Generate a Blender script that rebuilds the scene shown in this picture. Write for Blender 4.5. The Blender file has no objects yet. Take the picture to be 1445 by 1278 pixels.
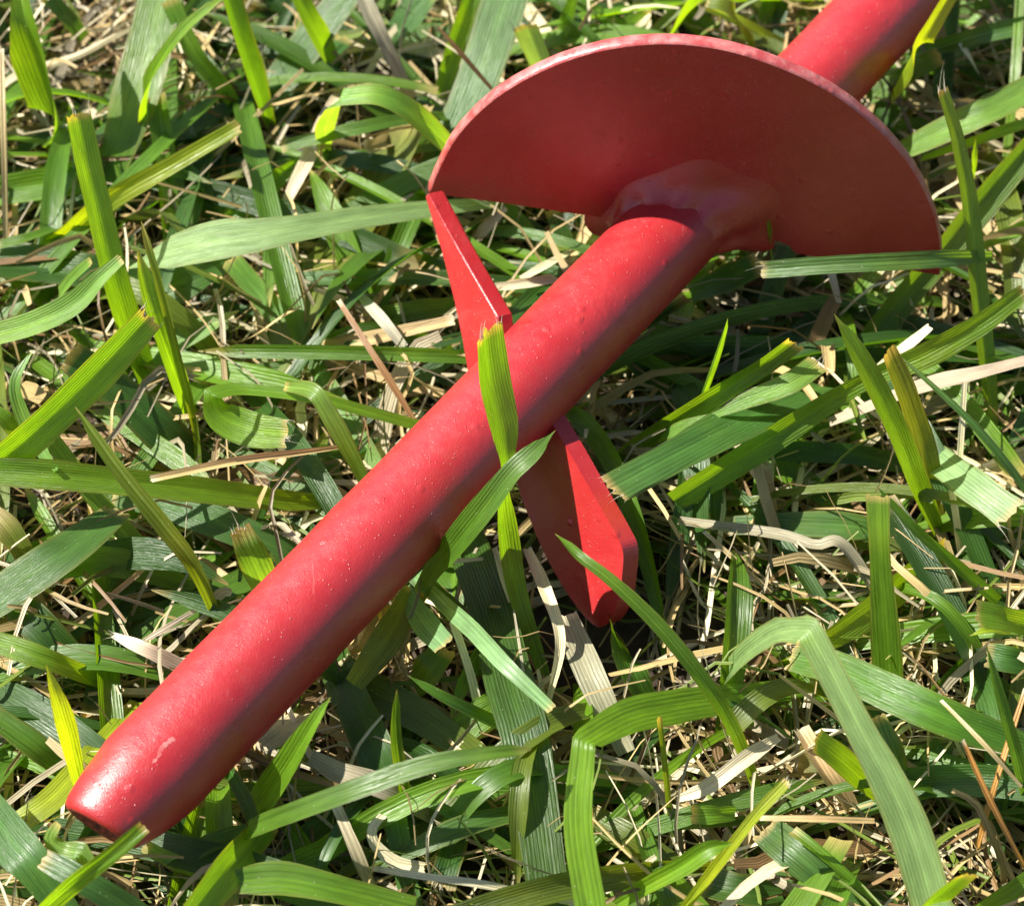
import bpy, math, random
import numpy as np
from mathutils import Vector

# ------------------------------------------------------------------ camera, sky, sun, exposure
S = 0.001                                    # everything below is written in millimetres
IMG_W, IMG_H = 1445.0, 1278.0
TILT = math.radians(38.0)                    # camera leans 38 degrees from straight down
FPX = 3600.0                                 # focal length in picture pixels
AXIS_Z = 30.0                                # height of the auger shaft's axis above the soil
CX = np.array([1.0, 0, 0])
CU = np.array([0, math.cos(TILT), math.sin(TILT)])
CZ = np.array([0, -math.sin(TILT), math.cos(TILT)])
CAM = np.array([0, 0, AXIS_Z]) + CZ * (FPX / 8.24)

scene = bpy.context.scene
col = scene.collection
cd = bpy.data.cameras.new('camera')
cam = bpy.data.objects.new('camera', cd)
col.objects.link(cam)
cam.location = CAM * S
cam.rotation_euler = (TILT, 0, 0)
cd.sensor_fit = 'HORIZONTAL'
cd.sensor_width = 36.0
cd.lens = 36.0 * FPX / IMG_W
cd.clip_start = 0.01
cd.clip_end = 50.0
cd.dof.use_dof = True
cd.dof.focus_distance = 0.425
cd.dof.aperture_fstop = 30.0
scene.camera = cam

SUN = np.array([-0.63, 0.155, 0.76])
SUN /= np.linalg.norm(SUN)
world = bpy.data.worlds.new('World')
scene.world = world
world.use_nodes = True
wn = world.node_tree
sky = wn.nodes.new('ShaderNodeTexSky')
sky.sky_type = 'NISHITA'
sky.sun_disc = False
sky.sun_elevation = math.asin(SUN[2])
sky.sun_rotation = math.atan2(SUN[0], SUN[1])
bg = wn.nodes['Background']
bg.inputs['Strength'].default_value = 0.060
wn.links.new(sky.outputs[0], bg.inputs[0])

sd = bpy.data.lights.new('sun', 'SUN')
sd.energy = 5.0
sd.angle = math.radians(0.5)
sd.color = (1.0, 0.95, 0.86)
sun = bpy.data.objects.new('sun', sd)
col.objects.link(sun)
sun.location = SUN * 1.0
sun.rotation_euler = Vector(SUN).to_track_quat('Z', 'Y').to_euler()

scene.view_settings.view_transform = 'Standard'
scene.view_settings.look = 'None'
scene.view_settings.exposure = 1.32
scene.view_settings.gamma = 1.0
scene.view_settings.use_curve_mapping = False
scene.cycles.max_bounces = 8
scene.cycles.transmission_bounces = 6

RND = random.Random(7)
NR = np.random.RandomState(11)

# ------------------------------------------------------------------ survey helpers (photo bearing -> point at a known height or plane)
def ray(px, py):
    d = CX * (px - IMG_W / 2) - CU * (py - IMG_H / 2) - CZ * FPX
    return d / np.linalg.norm(d)

def at(px, py, h):
    r = ray(px, py)
    return CAM + r * ((h - CAM[2]) / r[2])

def on_plane(px, py, P, N):
    r = ray(px, py)
    return CAM + r * (np.dot(P - CAM, N) / np.dot(r, N))

def mm_per_px(p):
    return -np.dot(p - CAM, CZ) / FPX

def unit(v):
    return v / (np.linalg.norm(v) + 1e-12)

# ------------------------------------------------------------------ object helpers
WORLD = {}                                   # where each object's origin stands
def link(name, verts, faces, mat, parent=None, origin=(0, 0, 0), smooth=True, uv=None, tint=None):
    o3 = np.asarray(origin, float)
    me = bpy.data.meshes.new(name)
    v = (np.asarray(verts, float) - o3) * S
    me.from_pydata([tuple(x) for x in v], [], [tuple(int(i) for i in f) for f in faces])
    if smooth:
        me.polygons.foreach_set('use_smooth', [True] * len(me.polygons))
    if uv is not None:
        lay = me.uv_layers.new(name='UVMap')
        li = np.empty(len(me.loops), int)
        me.loops.foreach_get('vertex_index', li)
        lay.data.foreach_set('uv', np.asarray(uv, np.float32)[li].ravel())
    if tint is not None:
        at_ = me.color_attributes.new('tint', 'FLOAT_COLOR', 'POINT')
        at_.data.foreach_set('color', np.asarray(tint, np.float32).ravel())
    me.materials.append(mat)
    me.update()
    o = bpy.data.objects.new(name, me)
    col.objects.link(o)
    WORLD[o.name] = o3 * S
    if parent is None:
        o.location = o3 * S
    else:
        o.parent = parent
        o.location = o3 * S - WORLD.get(parent.name, np.zeros(3))
    return o

def tag(o, label, cat, group=None, kind=None):
    if label: o['label'] = label
    if cat: o['category'] = cat
    if group: o['group'] = group
    if kind: o['kind'] = kind
    return o

# ------------------------------------------------------------------ materials
def new_mat(name):
    m = bpy.data.materials.new(name)
    m.use_nodes = True
    nt = m.node_tree
    nt.nodes.clear()
    out = nt.nodes.new('ShaderNodeOutputMaterial')
    return m, nt, out

def N(nt, t, **kw):
    n = nt.nodes.new(t)
    for k, v in kw.items():
        if hasattr(n, k):
            setattr(n, k, v)
        else:
            n.inputs[k.replace('_', ' ')].default_value = v
    return n

def math_n(nt, op, a, b=None, clamp=False):
    n = nt.nodes.new('ShaderNodeMath')
    n.operation = op
    n.use_clamp = clamp
    for i, x in enumerate((a, b)):
        if x is None: continue
        if isinstance(x, (int, float)): n.inputs[i].default_value = x
        else: nt.links.new(x, n.inputs[i])
    return n.outputs[0]

def mix_c(nt, fac, a, b, blend='MIX'):
    n = nt.nodes.new('ShaderNodeMix')
    n.data_type = 'RGBA'
    n.blend_type = blend
    for s, x in ((0, fac), (6, a), (7, b)):
        if isinstance(x, (int, float)): n.inputs[s].default_value = x
        elif isinstance(x, tuple): n.inputs[s].default_value = x
        else: nt.links.new(x, n.inputs[s])
    return n.outputs[2]

def ramp(nt, x, lo, hi, a=0.0, b=1.0):
    n = nt.nodes.new('ShaderNodeMapRange')
    n.inputs[1].default_value = lo
    n.inputs[2].default_value = hi
    n.inputs[3].default_value = a
    n.inputs[4].default_value = b
    nt.links.new(x, n.inputs[0])
    return n.outputs[0]

def paint_material(name='red_paint', dust=0.0):
    m, nt, out = new_mat(name)
    L = nt.links
    tc = N(nt, 'ShaderNodeTexCoord')
    P = tc.outputs['Object']
    fine = N(nt, 'ShaderNodeTexNoise', Scale=3600.0, Detail=2.0, Roughness=0.6)
    mid = N(nt, 'ShaderNodeTexNoise', Scale=420.0, Detail=3.0, Roughness=0.55)
    big = N(nt, 'ShaderNodeTexNoise', Scale=70.0, Detail=4.0, Roughness=0.6)
    vor = N(nt, 'ShaderNodeTexVoronoi', Scale=330.0, Randomness=1.0)
    pick = N(nt, 'ShaderNodeTexVoronoi', Scale=330.0, Randomness=1.0)
    grit = N(nt, 'ShaderNodeTexVoronoi', Scale=1500.0, Randomness=1.0)
    for n in (fine, mid, big, vor, pick, grit):
        L.new(P, n.inputs['Vector'])
    # a few raised paint beads and a lot of dust-sized grit
    sel = N(nt, 'ShaderNodeSeparateColor')
    L.new(pick.outputs['Color'], sel.inputs[0])
    bead = math_n(nt, 'MULTIPLY', ramp(nt, vor.outputs['Distance'], 0.30, 0.10), ramp(nt, sel.outputs[0], 0.80, 0.84))
    gsel = N(nt, 'ShaderNodeSeparateColor')
    L.new(grit.outputs['Color'], gsel.inputs[0])
    speck = math_n(nt, 'MULTIPLY', ramp(nt, grit.outputs['Distance'], 0.26, 0.08), ramp(nt, gsel.outputs[1], 0.70, 1.0))
    rough_zone = ramp(nt, big.outputs[0], 0.56, 0.70)
    h = math_n(nt, 'ADD', math_n(nt, 'MULTIPLY', mid.outputs[0], math_n(nt, 'ADD', 0.5, math_n(nt, 'MULTIPLY', rough_zone, 2.2))),
               math_n(nt, 'MULTIPLY', bead, 1.6))
    b1 = N(nt, 'ShaderNodeBump', Strength=0.32, Distance=0.0002)
    L.new(h, b1.inputs['Height'])
    h2 = math_n(nt, 'ADD', math_n(nt, 'MULTIPLY', fine.outputs[0], 0.5), math_n(nt, 'MULTIPLY', speck, 1.2))
    b2 = N(nt, 'ShaderNodeBump', Strength=0.85, Distance=0.00016)
    L.new(h2, b2.inputs['Height'])
    L.new(b1.outputs[0], b2.inputs['Normal'])
    c = mix_c(nt, ramp(nt, big.outputs[0], 0.35, 0.7), (0.33, 0.011, 0.014, 1), (0.39, 0.021, 0.023, 1))
    c = mix_c(nt, math_n(nt, 'MULTIPLY', speck, 0.12), c, (0.75, 0.35, 0.30, 1))
    scr = N(nt, 'ShaderNodeTexNoise', Scale=1.0, Detail=5.0, Roughness=0.7)
    mp = N(nt, 'ShaderNodeMapping')
    mp.inputs['Rotation'].default_value = (0.4, 0.3, 0.9)
    mp.inputs['Scale'].default_value = (900.0, 60.0, 300.0)
    L.new(P, mp.inputs[0]); L.new(mp.outputs[0], scr.inputs['Vector'])
    grime = N(nt, 'ShaderNodeTexNoise', Scale=160.0, Detail=6.0, Roughness=0.7)
    L.new(P, grime.inputs['Vector'])
    c = mix_c(nt, ramp(nt, grime.outputs[0], 0.55, 0.75, 0.0, 0.22), c, (0.26, 0.060, 0.035, 1))
    c = mix_c(nt, ramp(nt, scr.outputs[0], 0.66, 0.74, 0.0, 0.35), c, (0.60, 0.22, 0.19, 1))
    if dust:
        c = mix_c(nt, ramp(nt, mid.outputs[0], 0.38, 0.66, 0.1, dust), c, (0.62, 0.33, 0.29, 1))
    p = N(nt, 'ShaderNodeBsdfPrincipled')
    L.new(c, p.inputs['Base Color'])
    L.new(ramp(nt, mid.outputs[0], 0.3, 0.7, 0.33, 0.48), p.inputs['Roughness'])
    p.inputs['Specular IOR Level'].default_value = 0.85
    L.new(b2.outputs[0], p.inputs['Normal'])
    L.new(p.outputs[0], out.inputs[0])
    return m

def bare_material():
    m, nt, out = new_mat('worn_rusty_end')
    L = nt.links
    tc = N(nt, 'ShaderNodeTexCoord')
    n = N(nt, 'ShaderNodeTexNoise', Scale=900.0, Detail=5.0, Roughness=0.7)
    L.new(tc.outputs['Object'], n.inputs['Vector'])
    p = N(nt, 'ShaderNodeBsdfPrincipled', Roughness=0.6)
    L.new(mix_c(nt, ramp(nt, n.outputs[0], 0.38, 0.62), (0.07, 0.012, 0.010, 1), (0.36, 0.035, 0.03, 1)), p.inputs['Base Color'])
    b = N(nt, 'ShaderNodeBump', Strength=0.8, Distance=0.0006)
    L.new(n.outputs[0], b.inputs['Height'])
    L.new(b.outputs[0], p.inputs['Normal'])
    L.new(p.outputs[0], out.inputs[0])
    return m

def leaf_material(name, trans, rough, spec, vein_px, vein_amt, dry):
    """UV is in millimetres: x across the blade, y along it. 'tint' carries the blade's own pigment."""
    m, nt, out = new_mat(name)
    L = nt.links
    tint = N(nt, 'ShaderNodeVertexColor', layer_name='tint')
    uv = N(nt, 'ShaderNodeUVMap', uv_map='UVMap')
    sep = N(nt, 'ShaderNodeSeparateXYZ')
    L.new(uv.outputs[0], sep.inputs[0])
    # parallel veins: a regular ridge plus uneven fine fibre lines stretched along the blade
    ridge = math_n(nt, 'SINE', math_n(nt, 'MULTIPLY', sep.outputs[0], 2 * math.pi / vein_px))
    st = N(nt, 'ShaderNodeCombineXYZ')
    L.new(math_n(nt, 'MULTIPLY', sep.outputs[0], 3.4), st.inputs[0])
    L.new(math_n(nt, 'MULTIPLY', sep.outputs[1], 0.05), st.inputs[1])
    fib = N(nt, 'ShaderNodeTexNoise', Scale=1.0, Detail=3.0, Roughness=0.65)
    L.new(st.outputs[0], fib.inputs['Vector'])
    st2 = N(nt, 'ShaderNodeCombineXYZ')
    L.new(math_n(nt, 'MULTIPLY', sep.outputs[0], 0.5), st2.inputs[0])
    L.new(math_n(nt, 'MULTIPLY', sep.outputs[1], 0.12), st2.inputs[1])
    blot = N(nt, 'ShaderNodeTexNoise', Scale=1.0, Detail=4.0, Roughness=0.6)
    L.new(st2.outputs[0], blot.inputs['Vector'])
    spk = N(nt, 'ShaderNodeTexVoronoi', Scale=1.3, Randomness=1.0)
    L.new(uv.outputs[0], spk.inputs['Vector'])
    ssel = N(nt, 'ShaderNodeSeparateColor')
    L.new(spk.outputs['Color'], ssel.inputs[0])
    speck = math_n(nt, 'MULTIPLY', ramp(nt, spk.outputs['Distance'], 0.16, 0.08), ramp(nt, ssel.outputs[0], 0.90, 0.93))
    lines = math_n(nt, 'ADD', math_n(nt, 'MULTIPLY', ridge, 0.3), math_n(nt, 'MULTIPLY', math_n(nt, 'SUBTRACT', fib.outputs[0], 0.5), 2.4))
    f = ramp(nt, lines, -0.9, 0.9, 1.0 - vein_amt, 1.0 + vein_amt)
    f = math_n(nt, 'MULTIPLY', f, ramp(nt, blot.outputs[0], 0.3, 0.7, 0.78, 1.2))
    sc = N(nt, 'ShaderNodeVectorMath', operation='SCALE')
    L.new(tint.outputs[0], sc.inputs[0])
    L.new(f, sc.inputs[3])
    c = mix_c(nt, math_n(nt, 'MULTIPLY', speck, 0.55), sc.outputs[0], (0.62, 0.60, 0.48, 1))
    if not dry:
        c = mix_c(nt, ramp(nt, blot.outputs[0], 0.68, 0.80, 0.0, 0.5), c, (0.20, 0.17, 0.045, 1))
    bump = N(nt, 'ShaderNodeBump', Strength=0.65, Distance=0.00015)
    L.new(lines, bump.inputs['Height'])
    p = N(nt, 'ShaderNodeBsdfPrincipled', Roughness=rough)
    p.inputs['Specular IOR Level'].default_value = spec
    L.new(ramp(nt, fib.outputs[0], 0.3, 0.7, rough - 0.07, rough + 0.1), p.inputs['Roughness'])
    L.new(c, p.inputs['Base Color'])
    L.new(bump.outputs[0], p.inputs['Normal'])
    tr = N(nt, 'ShaderNodeBsdfTranslucent')
    if dry:
        L.new(c, tr.inputs[0])
    else:
        L.new(mix_c(nt, 1.0, c, (3.1, 2.6, 0.5, 1), 'MULTIPLY'), tr.inputs[0])
    L.new(bump.outputs[0], tr.inputs['Normal'])
    mx = N(nt, 'ShaderNodeMixShader')
    mx.inputs[0].default_value = trans
    L.new(p.outputs[0], mx.inputs[1])
    L.new(tr.outputs[0], mx.inputs[2])
    L.new(mx.outputs[0], out.inputs[0])
    return m

def soil_material():
    m, nt, out = new_mat('dark_soil')
    L = nt.links
    tc = N(nt, 'ShaderNodeTexCoord')
    n = N(nt, 'ShaderNodeTexNoise', Scale=220.0, Detail=8.0, Roughness=0.7)
    n2 = N(nt, 'ShaderNodeTexNoise', Scale=40.0, Detail=3.0)
    for x in (n, n2): L.new(tc.outputs['Object'], x.inputs['Vector'])
    p = N(nt, 'ShaderNodeBsdfPrincipled', Roughness=0.9)
    c = mix_c(nt, ramp(nt, n.outputs[0], 0.3, 0.7), (0.012, 0.008, 0.005, 1), (0.065, 0.042, 0.024, 1))
    c = mix_c(nt, ramp(nt, n2.outputs[0], 0.5, 0.7, 0, 0.5), c, (0.10, 0.07, 0.04, 1))
    L.new(c, p.inputs['Base Color'])
    b = N(nt, 'ShaderNodeBump', Strength=1.0, Distance=0.002)
    L.new(n.outputs[0], b.inputs['Height'])
    L.new(b.outputs[0], p.inputs['Normal'])
    L.new(p.outputs[0], out.inputs[0])
    return m

PAINT = paint_material()
EDGE = paint_material('rubbed_red_paint', 0.42)
SCUFF = paint_material('scratched_red_paint', 0.5)
BARE = bare_material()
LEAF = leaf_material('green_leaf', 0.48, 0.36, 0.7, 0.62, 0.25, False)
DRY = leaf_material('dry_straw', 0.25, 0.45, 0.5, 0.55, 0.28, True)
SOIL = soil_material()

# ------------------------------------------------------------------ soil
def soil():
    n = 120
    xs = np.sign(np.linspace(-1, 1, n)) * np.abs(np.linspace(-1, 1, n)) ** 1.8 * 1500
    V, F = [], []
    for j in range(n):
        for i in range(n):
            x, y = xs[i], xs[j]
            V.append((x, y, -1.5 + 1.3 * math.sin(x * .11 + 1.3 * math.sin(y * .07)) * math.cos(y * .13) + NR.uniform(-.8, .8)))
    for j in range(n - 1):
        for i in range(n - 1):
            k = j * n + i
            F.append((k, k + 1, k + n + 1, k + n))
    o = link('ground', V, F, SOIL)
    tag(o, 'dark soil under the lawn', None, kind='structure')
soil()

# ------------------------------------------------------------------ the red auger
a0 = at(262, 1040, AXIS_Z)
b0 = at(1231, 33, AXIS_Z)
A = unit(b0 - a0)                                   # along the shaft, tip -> handle
UP = np.array([0, 0, 1.0])
LEFT = np.cross(UP, A)                              # level, to the upper left of the picture
R0 = 8.75
def axis_point(px, py):                             # point of the axis nearest to a photo bearing
    return a0 + A * np.dot(at(px, py, AXIS_Z) - a0, A)
END = axis_point(147, 1174)
auger = bpy.data.objects.new('earth_auger', None)
col.objects.link(auger)
auger.location = END * S
WORLD[auger.name] = END * S
auger.empty_display_size = 0.02
tag(auger, 'red painted steel earth auger lying diagonally on the grass', 'auger')

def lathe(profile, n, jitter=0.0, seed=1):
    rs = np.random.RandomState(seed)
    V, F = [], []
    for k, (s, r) in enumerate(profile):
        for i in range(n):
            t = 2 * math.pi * i / n
            rr = r * (1 + jitter * rs.uniform(-1, 1))
            lip = max(0.0, 1 - s / 12.0) * ((.32) * (CZ - A * np.dot(CZ, A)) + .22 * LEFT) @ (LEFT * math.cos(t) + UP * math.sin(t)) * r   # the end is cut slantwise
            V.append(END + A * (s - lip) + (LEFT * math.cos(t) + UP * math.sin(t)) * rr)
    for k in range(len(profile) - 1):
        for i in range(n):
            j = (i + 1) % n
            F.append((k * n + i, (k + 1) * n + i, (k + 1) * n + j, k * n + j))
    return V, F

prof = [(0.0, 5.2), (.15, 5.8), (.6, 6.35), (1.5, 6.8), (3.2, 7.25), (5.5, 7.75), (8.0, 8.2), (9.6, 8.4), (11.0, 8.6), (13.0, 8.72)]
prof += [(13 + 9 * k, R0) for k in range(1, 40)]
V, F = lathe(prof, 96)
# shallow dents and drips under the paint
def dented(p):
    q = p - END
    s = np.dot(q, A)
    rad = unit(q - A * s)
    return p + rad * (0.05 * math.sin(s * .9 + 3 * rad[0]) + 0.05 * math.sin(s * .37 + 5 * rad[2]))
V = [dented(v) for v in V]
link('shaft', V, F, PAINT, auger, END)
# worn open end: a rough dished face inside the rim
rim = [(0.0, 5.2), (-.05, 4.9), (.3, 4.1), (.9, 3.4), (1.3, 2.0), (1.4, .02)]
V, F = lathe(rim, 64, .03, 4)
link('worn_end', V, F, BARE, auger, END)

# pale scuff scratched into the paint near the tip
def on_shaft(px, py, lift):
    d = ray(px, py)
    o = CAM - END
    d1 = d - A * np.dot(d, A); o1 = o - A * np.dot(o, A)
    a_, b_, c_ = d1 @ d1, 2 * (d1 @ o1), o1 @ o1 - (R0 + lift) ** 2
    return CAM + d * ((-b_ - math.sqrt(b_ * b_ - 4 * a_ * c_)) / (2 * a_))
def scuff():
    path = smooth_line([(252, 1040), (238, 1046), (226, 1058), (222, 1068), (207, 1080), (190, 1075)], 40)
    rs = np.random.RandomState(3)
    V, F = [], []
    for i, p in enumerate(path):
        t = unit(path[min(i + 1, 39)] - path[max(i - 1, 0)])
        n = np.array([-t[1], t[0]]) * rs.uniform(2.0, 4.6) * min(1, i / 4 + .2, (39 - i) / 4 + .2)
        for w, l in ((-1, .012), (0, .030), (1, .012)):
            q = on_shaft(*(p + n * w + rs.normal(0, .5, 2)), 0.0) - END
            sq = np.dot(q, A)
            rq = np.interp(sq, [x[0] for x in prof], [x[1] for x in prof])     # follow the taper of the tip
            V.append(dented(END + A * sq + unit(q - A * sq) * (rq + l)))
    for i in range(39):
        for k in range(2):
            F.append((i * 3 + k, i * 3 + k + 1, i * 3 + k + 4, i * 3 + k + 3))
    o = link('scuff', V, F, SCUFF, bpy.data.objects['shaft'], V[60])
    o['label'] = 'pale scratch in the red paint'

# --- half-disc flight, a pressed plate standing askew on the shaft
FC = a0 + (b0 - a0) * .675
azn, eln = math.radians(-8), math.radians(-2)
FN = np.array([math.sin(azn) * math.cos(eln), -math.cos(azn) * math.cos(eln), math.sin(eln)])   # faces the tip
FX = unit(np.cross(UP, FN))                         # across the plate, to the right
FX = FX if FX[0] > 0 else -FX
FY = unit(np.cross(FN, FX)); FY = FY if FY[2] > 0 else -FY
def flight_back(x, y):                              # how far the pressed plate lies behind (or, negative, before) its mean plane
    l = max(0.0, -(x - 6.0))                       # leading half pressed forward, like the turn of a screw
    return -(0.0050 * l * l if l < 16 else 1.28 + .16 * (l - 16)) + 0.0010 * max(0.0, x - 8) ** 2
def flight_xy(px, py):
    back = 0.0
    for _ in range(6):
        q = on_plane(px, py, FC - FN * back, FN) - FC
        x, y = float(np.dot(q, FX)), float(np.dot(q, FY))
        back = flight_back(x, y)
    return x, y
def flight_pt(x, y, d=0.0):                         # d > 0 is behind the front face
    e = .05
    sx = (flight_back(x + e, y) - flight_back(x - e, y)) / (2 * e)
    nrm = unit(FN + FX * sx)
    return FC + FX * x + FY * y - FN * flight_back(x, y) - nrm * d
outer_px = [(607, 273), (622, 238), (650, 194), (690, 151), (740, 115), (800, 85), (860, 68), (930, 62), (1000, 68), (1060, 82),
            (1130, 109), (1190, 144), (1240, 188), (1280, 231), (1305, 274), (1321, 313), (1327, 348), (1325, 388)]
lower_px = [(1325, 388), (1250, 376), (1180, 366), (1127, 358), (1112, 346), (1092, 339), (1070, 338), (1048, 343), (1030, 352),
            (1005, 352), (960, 330), (915, 318), (872, 310), (800, 300), (720, 288), (660, 280), (607, 273)]
def smooth_line(pts, n):
    P = np.array(pts, float)
    P = np.vstack([2 * P[0] - P[1], P, 2 * P[-1] - P[-2]])
    out = []
    m = len(P) - 3
    for k in range(n):
        s = k / (n - 1) * m
        i = min(int(s), m - 1)
        t = s - i
        p0, p1, p2, p3 = P[i:i + 4]
        out.append(.5 * ((2 * p1) + (-p0 + p2) * t + (2 * p0 - 5 * p1 + 4 * p2 - p3) * t * t + (-p0 + 3 * p1 - 3 * p2 + p3) * t ** 3))
    return np.array(out)
oxy = np.array([flight_xy(*p) for p in outer_px])
ctr0 = np.array([0.0, 0.0])
ang = np.arctan2(oxy[:, 1], oxy[:, 0]); rad = np.hypot(oxy[:, 0], oxy[:, 1])
ang = np.where(ang < -2.2, ang + 2 * math.pi, ang)
co = np.polyfit(ang, rad, 3)                        # a clean pressed curve through the survey points
sm = .35 * rad + .65 * np.polyval(co, ang)
sm[0], sm[-1] = rad[0], rad[-1]
oxy = np.stack([np.cos(ang) * sm, np.sin(ang) * sm], 1)
O = smooth_line(oxy, 121)
Lw = smooth_line([flight_xy(*p) for p in lower_px], 121)[::-1]     # left -> right, pairs with O
TH = 2.5
V, F = [], []
rows = 30
def grid(d):
    base = len(V)
    for k in range(rows + 1):
        w = k / rows
        for i in range(121):
            x, y = Lw[i] * (1 - w) + O[i] * w
            V.append(flight_pt(x, y, d))
    return base
g0 = grid(0.0)
n = 121
for k in range(rows):
    for i in range(n - 1):
        F.append((g0 + k * n + i, g0 + k * n + i + 1, g0 + (k + 1) * n + i + 1, g0 + (k + 1) * n + i))
g1 = grid(TH)
for k in range(rows):
    for i in range(n - 1):
        F.append((g1 + k * n + i, g1 + (k + 1) * n + i, g1 + (k + 1) * n + i + 1, g1 + k * n + i + 1))
link('flight', V, F, PAINT, auger, FC)
flight = bpy.data.objects['flight']
# rolled rim: rounded strip closing the plate's outline, slightly uneven where it was sheared
loop = [tuple(p) for p in O] + [tuple(p) for p in Lw[::-1][1:-1]]
LP = np.array(loop)
m_ = len(LP)
tan = np.roll(LP, -1, 0) - np.roll(LP, 1, 0)
nrm2 = np.stack([tan[:, 1], -tan[:, 0]], 1)
nrm2 /= np.linalg.norm(nrm2, axis=1)[:, None] + 1e-9
cen = LP.mean(0)
if np.mean(np.sum(nrm2[:121] * (LP[:121] - cen), 1)) < 0: nrm2 = -nrm2
V, F = [], []
K = 7
for i in range(m_):
    for k in range(K):
        t = math.pi * k / (K - 1)
        bul = .45 * math.sin(t) ** .6 + (.05 * math.sin(i * 1.7) + .05 * math.sin(i * .61)) * math.sin(t)
        d = TH * (1 - math.cos(t)) / 2
        p = LP[i] + nrm2[i] * (bul if i < 121 else bul * .4)
        V.append(flight_pt(p[0], p[1], d))
for i in range(m_):
    j = (i + 1) % m_
    for k in range(K - 1):
        F.append((i * K + k, i * K + k + 1, j * K + k + 1, j * K + k))
link('rim', V, F, EDGE, flight, FC)

scuff()
# weld bead: a lumpy concave fillet where the flight meets the shaft
def weld():
    V, F = [], []
    nt_, ns = 110, 14
    for i in range(nt_):
        t = math.radians(-35 + 250 * i / (nt_ - 1))
        rd = LEFT * math.cos(t) + UP * math.sin(t)           # from the shaft's axis
        # where this line of the shaft meets the plate
        p0 = FC + rd * R0
        s = np.dot(FC - p0, FN) / np.dot(A, FN)
        E = p0 + A * s
        x, y = np.dot(E - FC, FX), np.dot(E - FC, FY)
        back = flight_back(x, y)
        E = E - A * back / np.dot(A, FN)
        outw = unit(rd - FN * np.dot(rd, FN))
        right = .5 - .5 * math.cos(t)
        lump = 1 + .13 * math.sin(t * 5.3) + .09 * math.sin(t * 11 + 1)
        endf = min(1, i / 8, (nt_ - 1 - i) / 8) ** .5
        Lt = (3.4 + 2.6 * right) * lump * endf + .05
        Lp = (6.6 + 3.0 * math.exp(-((t - 2.3) / .55) ** 2) + .8 * right) * (1 + .10 * math.sin(t * 7 + 2)) * endf + .05
        P1 = E - A * Lt - rd * .10
        P3 = E + outw * Lp - FN * .12
        P2 = E + outw * .10 * Lp - A * .12 * Lt + (rd * .6 - A * .4) * .5
        for k in range(ns):
            w = k / (ns - 1)
            q = P1 * (1 - w) ** 2 + P2 * 2 * w * (1 - w) + P3 * w * w
            b = math.sin(math.pi * w)
            q = q + (rd - A) * .5 * b * (.5 + .3 * math.sin(t * 7 + w * 3) + .4 * math.sin(t * 4.1 - w * 6))
            V.append(q)
    for i in range(nt_ - 1):
        for k in range(ns - 1):
            F.append((i * ns + k, i * ns + k + 1, (i + 1) * ns + k + 1, (i + 1) * ns + k))
    link('weld_bead', V, F, PAINT, flight, FC)
weld()

# --- the two cutting blades: flat bar welded askew on either side of the shaft
KEEP_CLEAR = []
def cam_dir(x, y, z): return CX * x + CU * y + CZ * z
Ds = unit(cam_dir(-104, 168, -80))
Dc = unit(cam_dir(-55, -80, -105))
Dc = unit(Dc - Ds * np.dot(Dc, Ds))
BN = unit(np.cross(Ds, Dc)); BN = BN if np.dot(BN, CZ) > 0 else -BN
BP = axis_point(759, 519) + CZ * 7.0
def plate(name, outline, th, label):
    P = [on_plane(x, y, BP, BN) for x, y in outline]
    c = np.mean(P, 0)
    n = len(P)
    V, F = [], []
    bev = .35
    def ring(off, inset):
        for p in P:
            V.append(p + unit(c - p) * inset - BN * off)
    ring(0, bev); ring(bev * .6, 0.02); ring(th - bev, 0.0); ring(th, bev)
    F.append(tuple(range(n)))
    for r in range(3):
        for i in range(n):
            j = (i + 1) % n
            F.append((r * n + i, r * n + j, (r + 1) * n + j, (r + 1) * n + i))
    F.append(tuple(range(4 * n - 1, 3 * n - 1, -1)))
    for p in P:
        for w in (0, .35, .7, 1): KEEP_CLEAR.append(p * (1 - w) + c * w)
    o = link(name, V, F, PAINT, auger, c, smooth=False)
    o['label'] = label
    return o
TB = 3.4
plate('cutting_blade', [(600, 277), (604, 273), (640, 340), (702, 447), (705, 470), (716, 520), (730, 560), (690, 560), (661, 530),
                        (652, 480), (640, 425), (622, 350)], TB, 'narrow pointed cutting blade above the shaft')
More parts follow.
